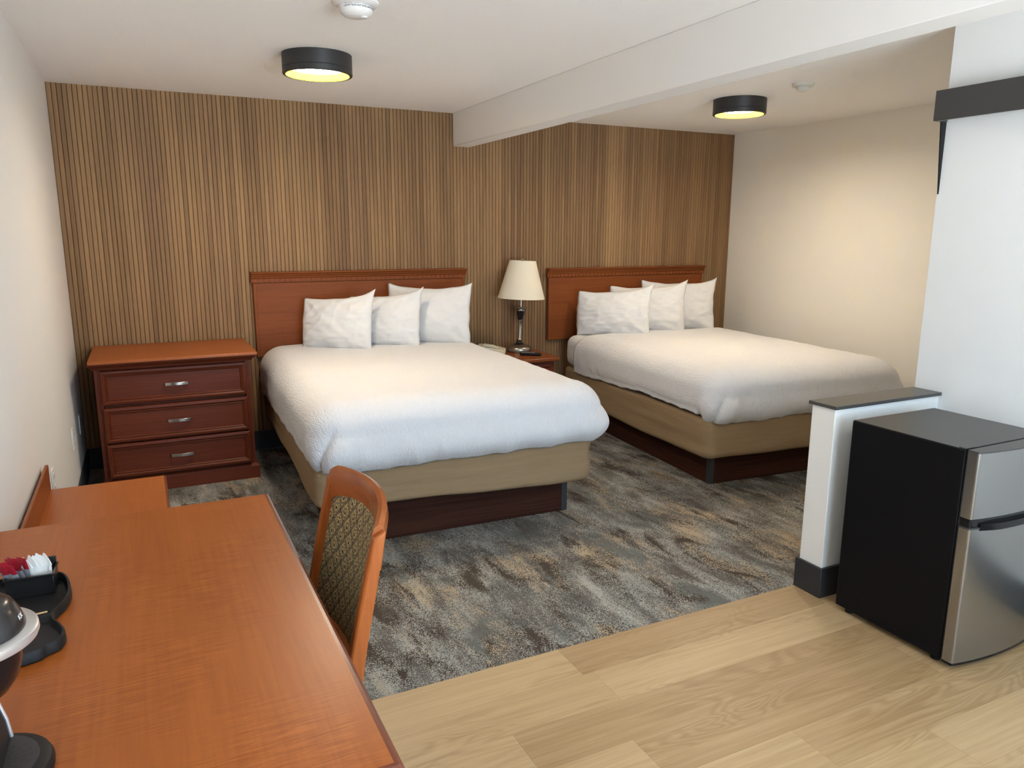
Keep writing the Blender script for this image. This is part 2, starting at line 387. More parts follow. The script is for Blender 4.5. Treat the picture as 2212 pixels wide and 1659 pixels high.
ceiling_light(4.135,-1.44,'round black ceiling light over the second bed, right of the beam')

def detectors():
    r=empty('smoke_detector',(1.262,-2.43,HC),'domed white smoke detector with printed warnings, on ceiling in front of the black light','smoke detector',rz=.2)
    MB().lathe([(.088,0),(.088,-.008),(.082,-.014),(.066,-.017)],48,cap1=False).build('base_plate',M['plate'],r,smooth='a')
    MB().lathe([(.066,-.015),(.067,-.022),(.065,-.031),(.060,-.043),(.050,-.052),(.034,-.057),(.0,-.058)],48,cap0=False,cap1=False).build('dome',M['plate'],r,smooth='a')
    # printed band (rows of tiny lettering)
    mb=MB()
    rnd=random.Random(2)
    for row,(z,rr) in enumerate(((-.0198,.0672),(-.0258,.0672),(-.0296,.0668))):
        a=-2.75
        while a<-.25:
            w=rnd.uniform(.015,.035)
            if rnd.random()<.9:
                q=[]
                for zz in (z-.0014,z+.0014):
                    for aa in (a,a+w): q.append((rr*math.cos(aa),rr*math.sin(aa),zz))
                mb.add(q,[(0,1,3,2)])
            a+=w+rnd.uniform(.008,.02)
    mb.build('warning_print',M['ink'],r)
    MB().lathe([(.0135,-.050),(.0135,-.0592),(.011,-.0605),(.0,-.0605)],24,c=(.020,-.024,0),cap0=False,cap1=False).build('test_button',M['plate'],r,smooth='a')
    r=empty('sprinkler',(4.085,-2.03,HC),'small white stepped detector on ceiling right of the beam','detector')
    MB().lathe([(.064,0),(.064,-.010),(.058,-.016),(.040,-.018)],40,cap1=False).build('base_plate',M['almond2'],r,smooth='a')
    MB().lathe([(.040,-.014),(.040,-.028),(.033,-.036),(.024,-.038),(.022,-.042),(.0,-.043)],40,cap0=False,cap1=False).build('sensor_cap',M['almond2'],r,smooth='a')
    r.name='heat_detector'
M['almond2']=plain('aged white plastic',(.62,.61,.56),.45)
detectors()

def outlets():
    def plate(y,z,label,w=.072,h=.117,sock=True):
        r=empty('wall_outlet',(0,y,z),label,'outlet','outlets on the painted wall')
        MB().box(0,.006,-w/2,w/2,-h/2,h/2).build('cover_plate',M['plate'],r,bevel=.002)
        if sock:
            for dz in (-.028,.028):
                s=MB().box(.006,.009,-.017,.017,dz-.016,dz+.016).build('socket',M['plate'],r,bevel=.002)
                m=MB().box(.009,.0094,-.008,-.005,dz-.006,dz+.006).box(.009,.0094,.005,.008,dz-.006,dz+.006).box(.009,.0094,-.002,.002,dz-.012,dz-.008)
                m.build('slot',M['slot'],s)
        return r
    plate(-.822,.422,'white two-socket outlet on painted wall in front of the chest of drawers')
    plate(-.297,.384,'thin blank white wall plate in the shadow beside the chest of drawers',sock=False)
    plate(-1.86,.490,'white outlet on painted wall just behind the bench backsplash')
outlets()

def wall_shelf():
    r=empty('wall_shelf',(WR,YP,2.04),'long dark grey boxed shelf rail mounted high on the white wall above the fridge','shelf')
    L=1.7; d=.079
    mb=MB().box(-d,-d+.012,-L,.0,0,.124).box(-d+.012,0,-.012,0,0,.124).box(-d+.012,0,-L,-.012,.112,.124)
    mb.build('fascia',M['capd'],r,bevel=.001)
    MB().box(-.05,-.006,-L,-.03,.05,.10).build('track',M['slot'],r)
    MB().box(-d+.012,-d+.018,-L,-.012,.0,.004).build('light_strip',M['silver'],r)
    mb=MB().prism([(-.038,.02),(-.0005,.02),(-.0005,-.305),(-.002,-.305)],-.009,-.003,'y')
    mb.build('bracket',M['black'],r)
M['capd']=plain('dark grey painted board',(.050,.048,.046),.5)
wall_shelf()
# ------------------------------------------------------------------ beds
def softbox(x0,x1,y0,y1,z0,z1,r,amp,seed,nz_=10,ne=26,sag=0,top_r=.03,lift=0,neck=0):
    top_r=min(top_r,r*.9); flat=min(.10,r*.95)
    """rounded soft box with many rings, displaced by low noise"""
    def outline(ins):
        pts=[]
        base=rrect(x0+ins,x1-ins,y0+ins,y1-ins,max(r-ins,.01),6)
        # densify straight runs
        out=[]; n=len(base)
        for i in range(n):
            a,b=base[i],base[(i+1)%n]; L=math.hypot(b[0]-a[0],b[1]-a[1]); k=max(1,int(L/.07))
            for j in range(k): out.append((a[0]+(b[0]-a[0])*j/k,a[1]+(b[1]-a[1])*j/k))
        return out
    n0=None; rings=[]; prof=[(flat,z0)]
    prof+=[(top_r*(1-math.sin(t)),z0+top_r*(1-math.cos(t))) for t in [i/4*PI/2 for i in range(5)]]
    prof+=[(0,z0+top_r+(z1-z0-2*top_r)*i/nz_) for i in range(1,nz_)]
    prof+=[(top_r*(1-math.cos(t)),z1-top_r+top_r*math.sin(t)) for t in [i/4*PI/2 for i in range(5)]]
    prof+=[(flat,z1)]
    ref=outline(0); cx,cy=(x0+x1)/2,(y0+y1)/2
    for ins,z in prof:
        ring=[]
        for (x,y) in ref:
            # inset toward the rounded outline's inside
            qx=min(max(x,x0+r),x1-r); qy=min(max(y,y0+r),y1-r); dx,dy=x-qx,y-qy; d=math.hypot(dx,dy) or 1
            xx,yy=x-dx/d*ins,y-dy/d*ins
            f=amp*(nz(x*2.2+seed,y*2.2,z*9)+.6*nz(x*1.2,y*1.2+seed,z*26)) if ins<flat*.9 else 0
            xx=cx+(xx-cx)*(1-neck*sm(-.21,-.30,y))
            zz=z+(amp*1.2*nz(x*2.5,y*2.5,seed) if z<z0+.05 else 0)+lift*sm(x1,x0,x)*sm(z1,z0,z)
            ring.append((xx+dx/d*f,yy+dy/d*f,zz))
        rings.append(ring)
    return MB().loft(rings)

def bedspread(w,l,y0,ztop,hem,seed,bul=(.012,.060,.085)):
    """sheet draped over three sides; returns MB and uv list"""
    rc=.15; hw=w/2; path=[]
    def seg(a,b,n,nx,ny):
        for i in range(n): path.append((a[0]+(b[0]-a[0])*i/n,a[1]+(b[1]-a[1])*i/n,nx,ny))
    ns=int((l-rc)/.018); na=26
    seg((-hw,y0),(-hw,-l+rc),ns,-1,0)
    for i in range(na):
        a=PI+PI/2*i/na; path.append((-hw+rc+rc*math.cos(a),-l+rc+rc*math.sin(a),math.cos(a),math.sin(a)))
    seg((-hw+rc,-l),(hw-rc,-l),int((w-2*rc)/.018),0,-1)
    for i in range(na):
        a=1.5*PI+PI/2*i/na; path.append((hw-rc+rc*math.cos(a),-l+rc+rc*math.sin(a),math.cos(a),math.sin(a)))
    seg((hw,-l+rc),(hw,y0),ns,1,0); path.append((hw,y0,1,0))
    R=.15; Rz=.135; prof=[('top',i/12) for i in range(12)]+[('arc',i/10) for i in range(10)]+[('drop',i/18) for i in range(19)]
    def top(X,Y):
        c=.012*(1-min(1,abs(X)/hw)**2)*(1-max(0,(-Y-l*.4)/(l*.6))**2)
        return c+.006*nz(X*2.5,Y*2.5,seed)+.0035*nz(X*5,Y*14,seed+5)+.002*nz(X*16,Y*22,seed+7)
    sc=(l-rc-abs(y0))+PI/2*rc*.75          # where the foot panel laps over the side
    vs=[];uv=[];s=0;m=len(prof)
    for j,(x,y,nx,ny) in enumerate(path):
        if j: s+=math.hypot(x-path[j-1][0],y-path[j-1][1])
        cy=min(max(y,-l+hw),y0) if abs(nx)>.99 else -l+hw
        foot=max(0,-ny); corner=min(abs(nx),abs(ny))*1.414
        hz=hem+.022*nz(s*2.3,seed,0)+.014*nz(s*6.5,seed,3)+.006*nz(s*17,seed,9)-.012*corner-.012*foot
        if nx<-.9: hz+=.03*sm(0,-l,y)
        qx,qy=x-nx*R,y-ny*R
        bulge=(bul[0] if nx<0 else bul[2]*(.15+.85*sm(-.3,-1.6,y)))*nx*nx+bul[1]*ny*ny
        for kind,t in prof:
            if kind=='top':
                X,Y=qx*t,cy+(qy-cy)*t
                uv.append((X,Y)); vs.append((X,Y,ztop+top(X,Y))); continue
            if kind=='arc':
                a=PI/2*t; o=-R+(R+bulge*.55)*math.sin(a); dz=Rz*(1-math.cos(a)); dist=R*a
            else:
                o=bulge*(.55+.45*math.sin(PI*min(1,t*1.05)))-.035*t**5; dz=Rz+(ztop-Rz-hz)*t; dist=R*PI/2+(ztop-Rz-hz)*t
            dv=sm(.03,.24,dz)
            wr=.014*nz(s*2.6,dz*3.0,seed)+.007*nz(s*8-dz*6,dz*4,seed+2)+.004*nz(s*24,dz*6,seed+8)
            rd=(1-abs(nz(s*5.2-dz*2.5,dz*1.2,seed+11)))**10; wr+=.016*rd*(.3+.7*sm(.1,.3,dz))
            wr-=.030*math.exp(-((s-sc+.35*(dz-.15))/.016)**2)*sm(.05,.14,dz)
            wr+=.022*math.exp(-((s-sc-.06+.35*(dz-.15))/.05)**2)*sm(.05,.2,dz)
            o+=wr*dv*(.55 if nx<-.99 else 1)+.025*corner*dv
            if nx<-.99 and kind=='drop': o=max(o,.002)
            z=ztop-dz+top(x+nx*o,y+ny*o)*(1-sm(0,.16,dz))
            vs.append((x+nx*o,y+ny*o,z)); uv.append((x+nx*(dist-R),y+ny*(dist-R)))
    mb=MB(); fs=[]
    for j in range(len(path)-1):
        for i in range(m-1): fs.append((j*m+i,(j+1)*m+i,(j+1)*m+i+1,j*m+i+1))
    mb.add(vs,fs); return mb,uv

def pillow(W,Hh,T,seed,mat,ears=(1,1,1,1),sag=0):
    """standing pillow: width along x, height along z, front is -y; pointed pinched corners"""
    n=44; vs=[];fs=[]
    for side in (0,1):
        for j in range(n+1):
            for i in range(n+1):
                u=-1+2*i/n; v=-1+2*j/n
                e=(abs(u)*abs(v))**2.2
                ex=1+(.035 if u<0 else -.025)*(1-v*v)*abs(u)**3; ez=1-(.085 if v>0 else .02)*(1-u*u)*abs(v)**3
                x=W/2*u*(ex if abs(u)>.0 else 1); z=Hh/2*v*ez
                q=ears[(1 if u>0 else 0)+(2 if v>0 else 0)]
                x+=math.copysign(.016*q*(abs(u*v)**5),u); z+=math.copysign(.036*q*(abs(u*v)**5),v)
                t=((1-u**2)**.60)*((1-v**2)**.55)
                t*=(1+.18*(-v))
                th=T/2*t
                w=.008*nz(u*2.2+seed,v*2.2,side*3)+.005*nz((u+v)*4+seed,(u-v)*1.3,side)+.004*nz(u*3,v*9,seed+side)+.007*(1-abs(nz((u-.6*v)*2.0+seed,(v+u)*.8,side+5)))**9-.002
                a=abs(u*v); w+=.006*a*math.sin(10*math.atan2(1-abs(v)+.02,1-abs(u)+.02)+seed)*(1-a)*2
                g1=math.exp(-((1-abs(u))/.16)**2); g2=math.exp(-((1-abs(v))/.16)**2)
                w+=.0050*g1*nz(v*13,u*2,seed+side*7)+.0050*g2*nz(u*13,v*2,seed+side*5)
                th=max(0,th+w*min(1,t*2.6))
                z-=sag*(1-u)/2*(v+1)/2; x+=.006*nz(v*3,seed,1)*abs(u)**4; z+=.006*nz(u*3,seed,2)*abs(v)**4
                vs.append((x,-th if side==0 else th,z))
    k=(n+1)*(n+1)
    for j in range(n):
        for i in range(n):
            a=j*(n+1)+i; fs.append((a,a+1,a+n+2,a+n+1)); b=a+k; fs.append((b,b+n+1,b+n+2,b+1))
    mb=MB(); mb.add(vs,fs)
    return mb
def weld(o,d=.0006):
    bm=bmesh.new(); bm.from_mesh(o.data); bmesh.ops.remove_doubles(bm,verts=bm.verts,dist=d); bmesh.ops.recalc_face_normals(bm,faces=bm.faces); bm.to_mesh(o.data); bm.free(); o.data.shade_smooth()

def bed(cx,cy,rz,w,l,ztop,label,splabel,seed,y0,sheet,bul,lift,minset,mr=.14):
    r=empty('bed',(cx,cy,0),label,'bed','twin platform beds',rz)
    ins=.115; hw=w/2; t=.018
    b=MB().box(-hw+ins,hw-ins,-l+ins,-l+ins+t,0,.235)
    base=b.build('platform_base',M['ebony'],r)
    MB().box(-hw+ins,-hw+ins+t,-l+ins+t,-.03,0,.235).build('side_board',M['ebony_y'],base); MB().box(hw-ins-t,hw-ins,-l+ins+t,-.03,0,.235).build('side_board',M['ebony_y'],base)
    for sx_ in (-1,1):
        x=sx_*(hw-ins); q=MB()
        q.prism([(x+sx_*.004,-l+ins-.004),(x-sx_*.030,-l+ins-.004),(x-sx_*.030,-l+ins),(x,-l+ins),(x,-l+ins+.030),(x+sx_*.004,-l+ins+.030)],0,.235)
        q.build('corner_trim',M['char'],base)
    softbox(-hw+.0,hw-.0,-l,-.01,.195,.455,.07,.011,seed,lift=lift).build('box_spring',M['tan'],r,smooth=True)
    softbox(-hw+minset,hw-.01,-l+.02,-.01,.458,ztop-(.028 if mr>.09 else .013),mr,.002,seed+2,top_r=.126,neck=0 if mr>.09 else .05).build('mattress',M['sheet'],r,smooth=True)
    mb,uv=bedspread(w+.02,l+.02,y0,ztop,.448,seed,bul)
    o=mb.build('bedspread',M['spread'],None,smooth=True,loc=(cx,cy,0),rot=(0,0,rz),uvs=uv)
    weld(o,.0004)
    tag(o,splabel,'bedspread','white crinkled bedspreads')
    sd=o.modifiers.new('t','SOLIDIFY'); sd.thickness=.008; sd.offset=1
    return r
bed(1.915,-.06,math.radians(-1.9),1.53,2.045,.752,'platform bed nearest the chest of drawers, tan box spring on a dark base','white crinkled bedspread on the bed beside the chest of drawers',3.3,-.02,False,(.008,.060,.095),.045,.06)
bed(4.335,-.16,math.radians(-4.3),1.53,2.03,.732,'platform bed between the lamp table and beige wall, tan box spring on a dark base','white crinkled bedspread on the bed against the beige wall',8.7,-.25,True,(.010,.05,.05),0,.004,.085)

def pillows():
    B1='pillows on the bed beside the chest of drawers'; B2='pillows on the bed against the beige wall'
    data=[ # left end, right end (floor plan), bottom z, height, label, group, ears
     ((1.425,-.17),(1.80,-.49),.758,.40,'plump white pillow, foremost of three on the bed beside the chest of drawers',B1,(.2,.3,.1,1.0)),
     ((1.745,-.17),(2.15,-.49),.758,.41,'middle white pillow of three on the bed beside the chest of drawers',B1,(.2,.3,.1,1.0)),
     ((2.05,-.17),(2.54,-.49),.758,.43,'rearmost white pillow of three on the bed beside the chest of drawers, nearest the lamp',B1,(.2,.3,.6,.8)),
     ((3.68,-.18),(4.125,-.53),.731,.40,'foremost white pillow of three on the bed against the beige wall, nearest the lamp',B2,(.2,.4,-.2,1.2)),
     ((4.00,-.18),(4.51,-.50),.738,.41,'middle white pillow of three on the bed against the beige wall',B2,(.2,.3,.3,1.2)),
     ((4.345,-.16),(4.87,-.455),.738,.42,'rearmost white pillow of three, nearest the beige wall',B2,(.2,.4,.5,1.2)),
    ]
    for i,(a,b,z,h,lab,g,ears) in enumerate(data):
        W=math.hypot(b[0]-a[0],b[1]-a[1])+.03; yaw=math.atan2(b[1]-a[1],b[0]-a[0]); lean=math.radians(-9)
        mb=pillow(W,h,.190,i*3.7+1,None,ears,(.045,.055,0,.040,.025,0)[i])
        o=mb.build('pillow',M['pillow'],None,smooth=True); weld(o)
        # rotate: lean back about its own x axis, then yaw
        Rm=Matrix.Rotation(yaw,4,'Z')@Matrix.Rotation(lean,4,'X')
        c=Vector(((a[0]+b[0])/2,(a[1]+b[1])/2,z))
        up=Rm@Vector((0,0,h/2-.012)); o.matrix_world=Matrix.Translation(c+up)@Rm
        tag(o,lab,'pillow',g)
pillows()

def headboard(x0,x1,z0,z1,label):
    r=empty('headboard',(0,0,0),label,'headboard','cherry headboards on the timber wall'); r.location=((x0+x1)/2,0,z0)
    w=(x1-x0)/2; h=z1-z0; d=.028; c=.075
    MB().box(-w+.010,w-.010,-d,-.001,0,h-c).build('panel',M['head'],r,bevel=.003)
    for s in (-1,1):
        xs=sorted((s*(w-.012),s*(w-.032))); MB().box(xs[0],xs[1],-d-.007,-d,0.002,h-c).build('side_bead',M['head'],r,bevel=.004)
    prof=[(-.001,h-c),(-d-.008,h-c),(-d-.008,h-.046),(-d-.014,h-.042),(-d-.016,h-.034),(-d-.026,h-.026),(-d-.030,h-.014),(-d-.040,h-.010),(-d-.042,h),(-.001,h)]
    cr=MB().prism(prof,-w,w,'x').build('crown_molding',M['head'],r,bevel=.0015)
    mb=MB(); p=.0365; n=int((2*w-.02)/p); x=-w+.012
    for i in range(n): mb.box(x+i*p,x+i*p+.026,-d-.014,-d-.008,h-c+.006,h-.049)
    mb.build('dentil_strip',M['head'],cr,bevel=.001)
headboard(1.104,2.717,.683,1.283,'cherry headboard with dentil crown behind the bed beside the chest of drawers')
headboard(3.453,5.098,.667,1.268,'cherry headboard with dentil crown behind the bed against the beige wall')

# ------------------------------------------------------------------ chest of drawers
def ring_frame(mb,x0,x1,z0,z1,y,steps):
    """nested picture-frame molding: steps = [(inset, dy)...] lofted"""
    rings=[[(x0+i,y+d,z0+i),(x1-i,y+d,z0+i),(x1-i,y+d,z1-i),(x0+i,y+d,z1-i)] for i,d in steps]
    mb.loft(rings,True,False,True)
def handle(parent,x,y,z,w=.135,mat=None):
    pts=[(x-w/2,y+.0,z),(x-w/2+.004,y-.014,z),(x-w/4,y-.022,z+.001),(x,y-.026,z+.001),(x+w/4,y-.022,z+.001),(x+w/2-.004,y-.014,z),(x+w/2,y+.0,z)]
    rings=[]
    for p in pts: rings.append([(p[0],p[1]-.004,p[2]-.009),(p[0],p[1]+.003,p[2]-.009),(p[0],p[1]+.003,p[2]+.009),(p[0],p[1]-.004,p[2]+.009)])
    MB().loft(rings).build('handle',M['chrome'],parent,bevel=.0015)
def dresser():
    r=empty('chest_of_drawers',(.566,-.33,0),'dark cherry chest of three drawers in the corner against the timber wall','dresser')
    X0,X1=-.44,.425; YB,YFr=.31,-.300
    b=MB().box(X0,X0+.02,YFr,YB,.094,.775).box(X1-.02,X1,YFr,YB,.094,.775).box(X0+.02,X1-.02,YB-.01,YB,.094,.775)
    b.box(X0+.02,X0+.036,YFr-.006,YFr+.01,.094,.765).box(X1-.036,X1-.02,YFr-.006,YFr+.01,.094,.765)
    b.box(X0+.02,X1-.02,YFr+.012,YB-.01,.094,.11).box(X0+.02,X1-.02,YFr+.0,YB-.01,.762,.775)
    b.box(X0+.036,X1-.036,YFr+.02,YFr+.03,.11,.762)
    b.build('carcass',M['maho'],r,bevel=.002)
    MB().box(-.465,.466,-.363,.32,.806,.826).build('top',M['desk_x'],r,bevel=.005)
    prof=[(YFr,.765),(YFr-.016,.768),(YFr-.022,.778),(YFr-.040,.786),(YFr-.050,.798),(YFr-.050,.806),(YFr,.806)]
    rings=[]
    def u_path(o,z): return [(X0-o,YB,z),(X0-o,YFr-o,z),(X1+o,YFr-o,z),(X1+o,YB,z)]
    prof=[(-.004,.765),(.010,.768),(.014,.780),(.026,.788),(.034,.800),(.034,.806)]
    cr=MB(); cr.loft([u_path(o,z) for o,z in prof],False,False,False); cr.build('cornice',M['maho'],r)
    pl=MB(); pl.loft([u_path(o,z) for o,z in [(.018,0),(.018,.078),(.012,.088),(.0,.096)]],False,False,True); pl.build('plinth',M['maho'],r)
    for (z0,z1,pull) in ((.555,.760,.004),(.327,.538,.012),(.112,.317,.016)):
        dx0,dx1=X0+.030,X1-.030; y=YFr-.006-pull
        mb=MB(); ring_frame(mb,dx0,dx1,z0,z1,y,[(0,.016),(0,-.004),(.004,-.009),(.016,-.011),(.026,-.004),(.030,-.007),(.034,-.003),(.036,.001)])
        mb.box(dx0+.02,dx1-.02,y+.004,y+.03,z0+.02,z1-.02)
        dr=mb.build('drawer',M['maho'],r)
        handle(dr,-.006,y+.001,(z0+z1)/2)
M['desk_x']=laminate('cherry laminate top',(.270,.068,.015),(.38,.108,.025),'x')
dresser()

# ------------------------------------------------------------------ nightstand, lamp, phone, remote
def nightstand():
    r=empty('nightstand',(3.035,-.30,0),'small cherry nightstand squeezed between the two beds','nightstand')
    MB().box(-.225,.228,-.29,.285,.592,.620).build('top',M['night'],r,bevel=.006)
    MB().box(-.20,.20,-.25,.275,.05,.592).build('body',M['maho'],r,bevel=.002)
    MB().box(-.21,.21,-.26,.28,.0,.07).build('plinth',M['maho'],r,bevel=.004)
    for z0,z1 in ((.34,.57),(.09,.32)):
        d=MB(); ring_frame(d,-.18,.18,z0,z1,-.252,[(0,.004),(0,-.010),(.02,-.014),(.03,-.006)]); d=d.build('drawer',M['maho'],r)
        handle(d,0,-.258,(z0+z1)/2,.10)
M['night']=wood('cherry nightstand top',(.170,.044,.013),(.24,.068,.018),'x',.32,.15,1,.3,.05)
nightstand()
def lamp():
    r=empty('table_lamp',(3.105,-.205,.6205),'table lamp with cream shade and pewter stem between the beds','lamp')
    MB().lathe([(.094,0),(.096,.006),(.094,.034),(.088,.042),(.060,.056),(.046,.060)],48,cap1=False).build('base',M['pewter'],r,smooth='a')
    tl=(0,math.radians(2.2),0)
    st=MB().lathe([(.046,.058),(.030,.066),(.020,.078),(.017,.092)],32,cap0=False).build('stem_collar',M['blackgl'],r,smooth='a')
    MB().lathe([(.018,.092),(.020,.096),(.016,.102),(.0155,.108),(.0165,.200),(.0175,.246),(.020,.250),(.020,.256)],32).build('stem',M['pewter'],r,smooth='a',rot=tl)
    MB().lathe([(.0195,.256),(.021,.262),(.034,.326)],32).build('urn',M['blackgl'],r,smooth='a',rot=tl)
    MB().lathe([(.034,.326),(.037,.332),(.036,.340),(.050,.350),(.051,.356),(.020,.358),(.009,.36),(.008,.42)],32).build('cup',M['pewter'],r,smooth='a',rot=tl)
    MB().lathe([(.185,.428),(.187,.426),(.1045,.722),(.1025,.720),(.185,.428)],64,cap0=False,cap1=False).build('shade',M['shade'],r,smooth='a',rot=tl)
    mb=MB().tube([(-.103,0,.712),(.103,0,.712)],.0018).tube([(0,-.103,.712),(0,.103,.712)],.0018).tube([(0,0,.42),(0,0,.712)],.004)
    mb.build('harp',M['pewter'],r,rot=tl)
    MB().lathe([(.004,.712),(.010,.716),(.006,.722),(.011,.728),(.010,.736),(.0,.739)],20,cap1=False).build('finial',M['pewter'],r,smooth='a',rot=tl)
lamp()
def phone():
    r=empty('telephone',(2.865,-.20,.6205),'beige desk telephone behind the bed edge on the nightstand, left of the lamp','telephone',rz=-.5)
    mb=MB().prism([(-.11,0),(.11,0),(.11,.030),(.02,.052),(-.11,.068)],-.085,.085,'y')
    mb.build('body',M['almond'],r,bevel=.006)
    MB().prism([(-.075,.064),(-.05,.0645),(.045,.050),(.05,.056),(.02,.074),(-.06,.085)],-.082,-.035,'y').build('handset',M['almond'],r,bevel=.006)
    kp=MB().prism([(-.06,.060),(.05,.045),(.05,.047),(-.06,.063)],-.02,.07,'y').build('keypad',M['plate'],r)
    mb=MB()
    for i in range(3):
        for j in range(4): 
            x=-.04+j*.022; z=.0605-(x+.06)*.142; mb.box(x,x+.012,-.008+i*.024,.006+i*.024,z,z+.003)
    mb.build('key',M['slot'],kp)
phone()
def remote():
    r=empty('remote_control',(3.095,-.425,.6205),'black television remote lying on the nightstand in front of the lamp','remote',rz=math.radians(-38))
    out=rrect(-.085,.085,-.023,.023,.016,6)
    mb=MB(); mb.loft([[(x,y,z) for x,y in rrect(-.085+i,.085-i,-.023+i,.023-i,.015,6)] for i,z in ((.004,0),(0,.006),(0,.017),(.004,.022))]); mb.build('body',M['black'],r,smooth='a')
    mb=MB()
    for i in range(9):
        for j in range(3): mb.box(-.070+i*.012,-.062+i*.012,-.015+j*.011,-.008+j*.011,.022,.0245)
    mb.build('button',M['ink2'],r)
M['ink2']=plain('grey rubber',(.20,.20,.20),.6)
remote()
# ------------------------------------------------------------------ desk and bench
def desk():
    r=empty('desk',(0,0,0),'cherry writing desk against the painted wall, coffee maker on top','desk')
    yn,yf=-4.536,-3.197; x0,x1=.004,.708
    MB().box(x0,x1,yn,yf,.733,.760).build('top',M['desk'],r)
    prof=[(0,.7595),(.007,.7590),(.013,.755),(.0145,.749),(.012,.744),(.009,.741),(.013,.737),(.015,.731),(.011,.727),(0,.725)]
    def path(o,z): return [(x0,yn-o,z),(x1+o,yn-o,z),(x1+o,yf+.0+o*.3,z),(x0,yf+o*.3,z)]
    MB().loft([path(o,z) for o,z in prof],False,False,False).build('edge_molding',M['maho_y'],r)
    for y in (yn+.02,yf-.05): MB().box(x0+.02,x1-.05,y,y+.03,0,.733).build('side_panel',M['maho_y'],r,bevel=.002)
    MB().box(x0+.03,x0+.05,yn+.05,yf-.05,.25,.733).build('modesty_panel',M['maho_y'],r)
    MB().box(x1-.07,x1-.05,yn+.05,yf-.05,.655,.733).build('apron',M['maho_y'],r,bevel=.002)
desk()
def bench():
    r=empty('luggage_bench',(0,0,0),'low cherry luggage bench with backsplash, between desk and chest of drawers','bench')
    y1,y0=-2.157,-3.10; x1=.436; zt=.547
    MB().box(.026,x1,y0,y1,zt-.028,zt).build('top',M['desk_b'],r)
    MB().loft([[(x1+o,y0-o,z),(x1+o,y1,z)] for o,z in ((0,zt-.0005),(.005,zt-.001),(.009,zt-.005),(.006,zt-.012),(.010,zt-.018),(.008,zt-.026),(0,zt-.028))],False,False,False).build('edge_molding',M['maho_y'],r)
    MB().box(.014,.026,y0,y1,zt-.10,zt+.104).build('backsplash',M['cherry_y'],r,bevel=.002)
    MB().box(x1-.03,x1-.012,y0+.03,y1-.03,zt-.12,zt-.028).box(.03,x1-.03,y1-.045,y1-.03,zt-.12,zt-.028).build('apron',M['maho_y'],r)
    for x in (.03,x1-.055):
        for y in (y0+.02,y1-.065): MB().box(x,x+.045,y,y+.045,0,zt-.028).build('leg',M['maho_y'],r,bevel=.003)
M['desk_b']=laminate('cherry bench laminate',(.290,.076,.014),(.41,.122,.027))
M['cherry_y']=wood('cherry backsplash',(.190,.046,.012),(.27,.075,.018),'y',.38,.15,1,.3,.05)
bench()

